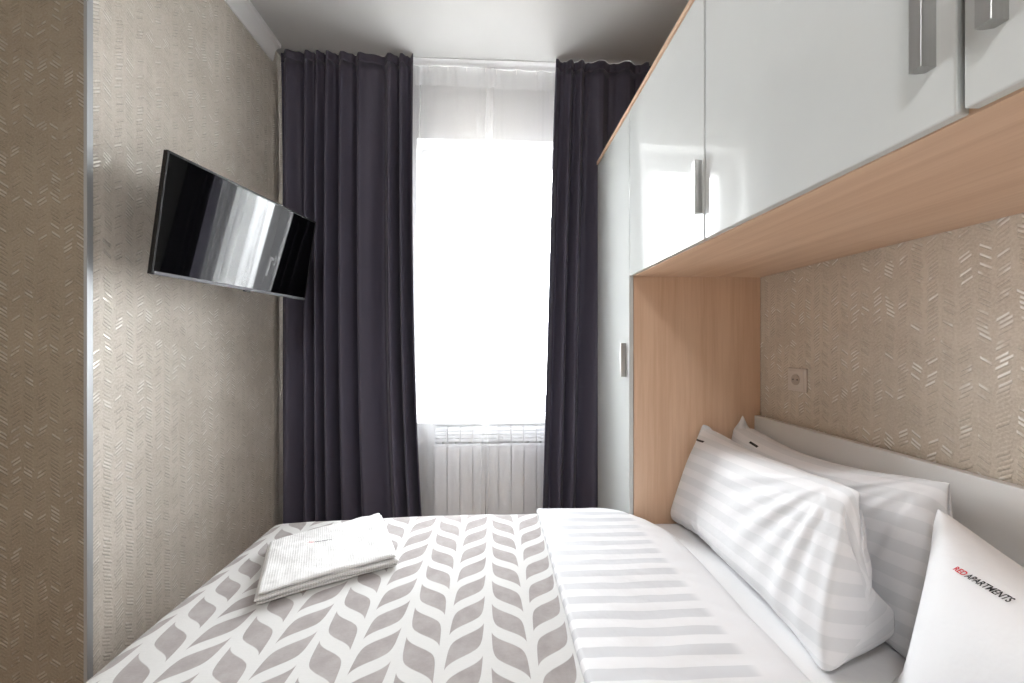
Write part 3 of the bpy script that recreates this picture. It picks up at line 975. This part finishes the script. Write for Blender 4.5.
def tag_strip(parent, tree, c, ax, ay, nrm, w, h):
    vs = []
    n = 6
    for k in range(n + 1):
        for s in (-.5, .5):
            q = c + ax * (w * (k / n - .5)) + ay * (h * s)
            hit = tree.ray_cast(q + nrm * .25, -nrm)
            vs.append(((hit[0] + nrm * .0015) if hit[0] is not None else q) - parent.location)
    me = bpy.data.meshes.new('woven_tag')
    me.from_pydata(vs, [], [(2 * k, 2 * k + 2, 2 * k + 3, 2 * k + 1) for k in range(n)])
    me.materials.append(M['black_ink'])
    t = bpy.data.objects.new('woven_tag', me); COL.objects.link(t); t.parent = parent
    t['label'] = 'black woven tag at the corner'

bpy.context.view_layer.update()
dg = bpy.context.evaluated_depsgraph_get()
tree3 = bvh_of(p3)
ta = tree3.ray_cast(Vector((0, 0, H)), ray(953, 569))[0]; tb = tree3.ray_cast(Vector((0, 0, H)), ray(1008, 602))[0]
tax = (tb - ta).normalized(); tay = (Vector((0, 0, 1)) - tax * tax.z).normalized()
print_text(p3, tree3, ta, tax, tay, Vector((-1, 0, .1)).normalized(), (tb - ta).length / 8.1, '')
print('text', ta, tb, 'len', (tb - ta).length)
for p, qa, qb in ((p1, (697, 439), (704, 442)), (p2, (750, 442), (758, 447))):
    tp = bvh_of(p)
    ha = tp.ray_cast(Vector((0, 0, H)), ray(*qa))[0]; hb = tp.ray_cast(Vector((0, 0, H)), ray(*qb))[0]
    print('tag', ha, hb)
    if ha is not None and hb is not None:
        ax = (hb - ha).normalized(); ay = (Vector((0, 0, 1)) - ax * ax.z).normalized()
        tag_strip(p, tp, (ha + hb) / 2, ax, ay, Vector((-1, 0, .1)).normalized(), (hb - ha).length, .0065)

# ------------------------------------------------------------------ folded towel on the bedspread
A_, B_, C_, D_ = (Vector(p) for p in ((-.620, 1.030, 0), (-.284, 1.185, 0), (-.432, 1.515, 0), (-.755, 1.330, 0)))
def towel_pt(u, v):
    return (A_ * (1 - u) + B_ * u) * (1 - v) + (D_ * (1 - u) + C_ * u) * v
def towel_layer(z0, h, inset, seed):
    """one folded layer: closed rounded slab; returns rings of points"""
    n, m = 60, 56
    top = np.zeros((m, n, 3)); bot = np.zeros((m, n, 3)); UV = np.zeros((m, n, 2))
    for j in range(m):
        for i in range(n):
            cu = .5 - .5 * math.cos(math.pi * i / (n - 1)); cv = .5 - .5 * math.cos(math.pi * j / (m - 1))
            u = inset + (1 - 2 * inset) * cu; v = inset + (1 - 2 * inset) * cv
            wob = .012 * nz(u * 3 + seed, v * 3, 2)
            p = towel_pt(u + wob * (1 - abs(2 * u - 1)), v + wob)
            e = min(cu, 1 - cu) * .35; f = min(cv, 1 - cv) * .34
            k = math.sqrt(max(0, 1 - max(0, 1 - e / .012) ** 2)) * math.sqrt(max(0, 1 - max(0, 1 - f / .012) ** 2))
            base = bs_top(p.x, p.y) + .012 * 0 + z0 + .0015 * nz(u * 8, v * 8, seed)
            puff = .006 * nz(u * 4, v * 3, seed + 3) + .004 * nz(u * 12, v * 12, seed + 5)
            top[j, i] = (p.x, p.y, base + (h * .5) + (h * .5 + puff * .8) * k)
            bot[j, i] = (p.x, p.y, base + h * .5 - h * .5 * k)
            UV[j, i] = (u * .36, v * .36)
    return top, bot, UV
bm = bmesh.new(); uvl = bm.loops.layers.uv.new('UVMap')
for z0, h, ins, sd in ((.002, .011, .012, 1), (.0125, .013, .0, 4), (.0255, .012, .022, 9)):
    top, bot, UV = towel_layer(z0, h, ins, sd)
    m, n = top.shape[:2]
    for arr, flip in ((top, False), (bot, True)):
        vv = [[bm.verts.new(arr[j, i]) for i in range(n)] for j in range(m)]
        for j in range(m - 1):
            for i in range(n - 1):
                f = [vv[j][i], vv[j][i + 1], vv[j + 1][i + 1], vv[j + 1][i]]
                w = [(j, i), (j, i + 1), (j + 1, i + 1), (j + 1, i)]
                if flip: f.reverse(); w.reverse()
                fc = bm.faces.new(f)
                for l, k in zip(fc.loops, w): l[uvl].uv = UV[k]
bmesh.ops.remove_doubles(bm, verts=bm.verts[:], dist=1e-5)
towel = obj('towel', bm, M['towel'], smooth=True)
tag(towel, 'folded white waffle towel with tiny lettering lying on the leaf bedspread', 'towel')
bpy.context.view_layer.update(); dg = bpy.context.evaluated_depsgraph_get()
print_text(towel, bvh_of(towel), Vector((-.603, 1.288, .58)), Vector((1, .10, 0)).normalized(), Vector((-.10, 1, 0)).normalized(), Vector((0, 0, 1)), .0088, '', .001)

# ------------------------------------------------------------------ ceiling lamp added unseen behind the camera to fill the room
lamp = thing('added_fill_lamp', 'round white ceiling lamp added as fill, unseen behind the camera', 'lamp', (-.35, -.75, ZC))
bm = bmesh.new(); cyl(bm, (-.35, -.75, ZC - .03), (-.35, -.75, ZC - .0005), .27, 64)
obj('fill_lamp_base', bm, M['plaster'], lamp)
bm = bmesh.new(); cyl(bm, (-.35, -.75, ZC - .075), (-.35, -.75, ZC - .03), .21, 64, .25)
obj('fill_lamp_shade', bm, M['lamp'], lamp)
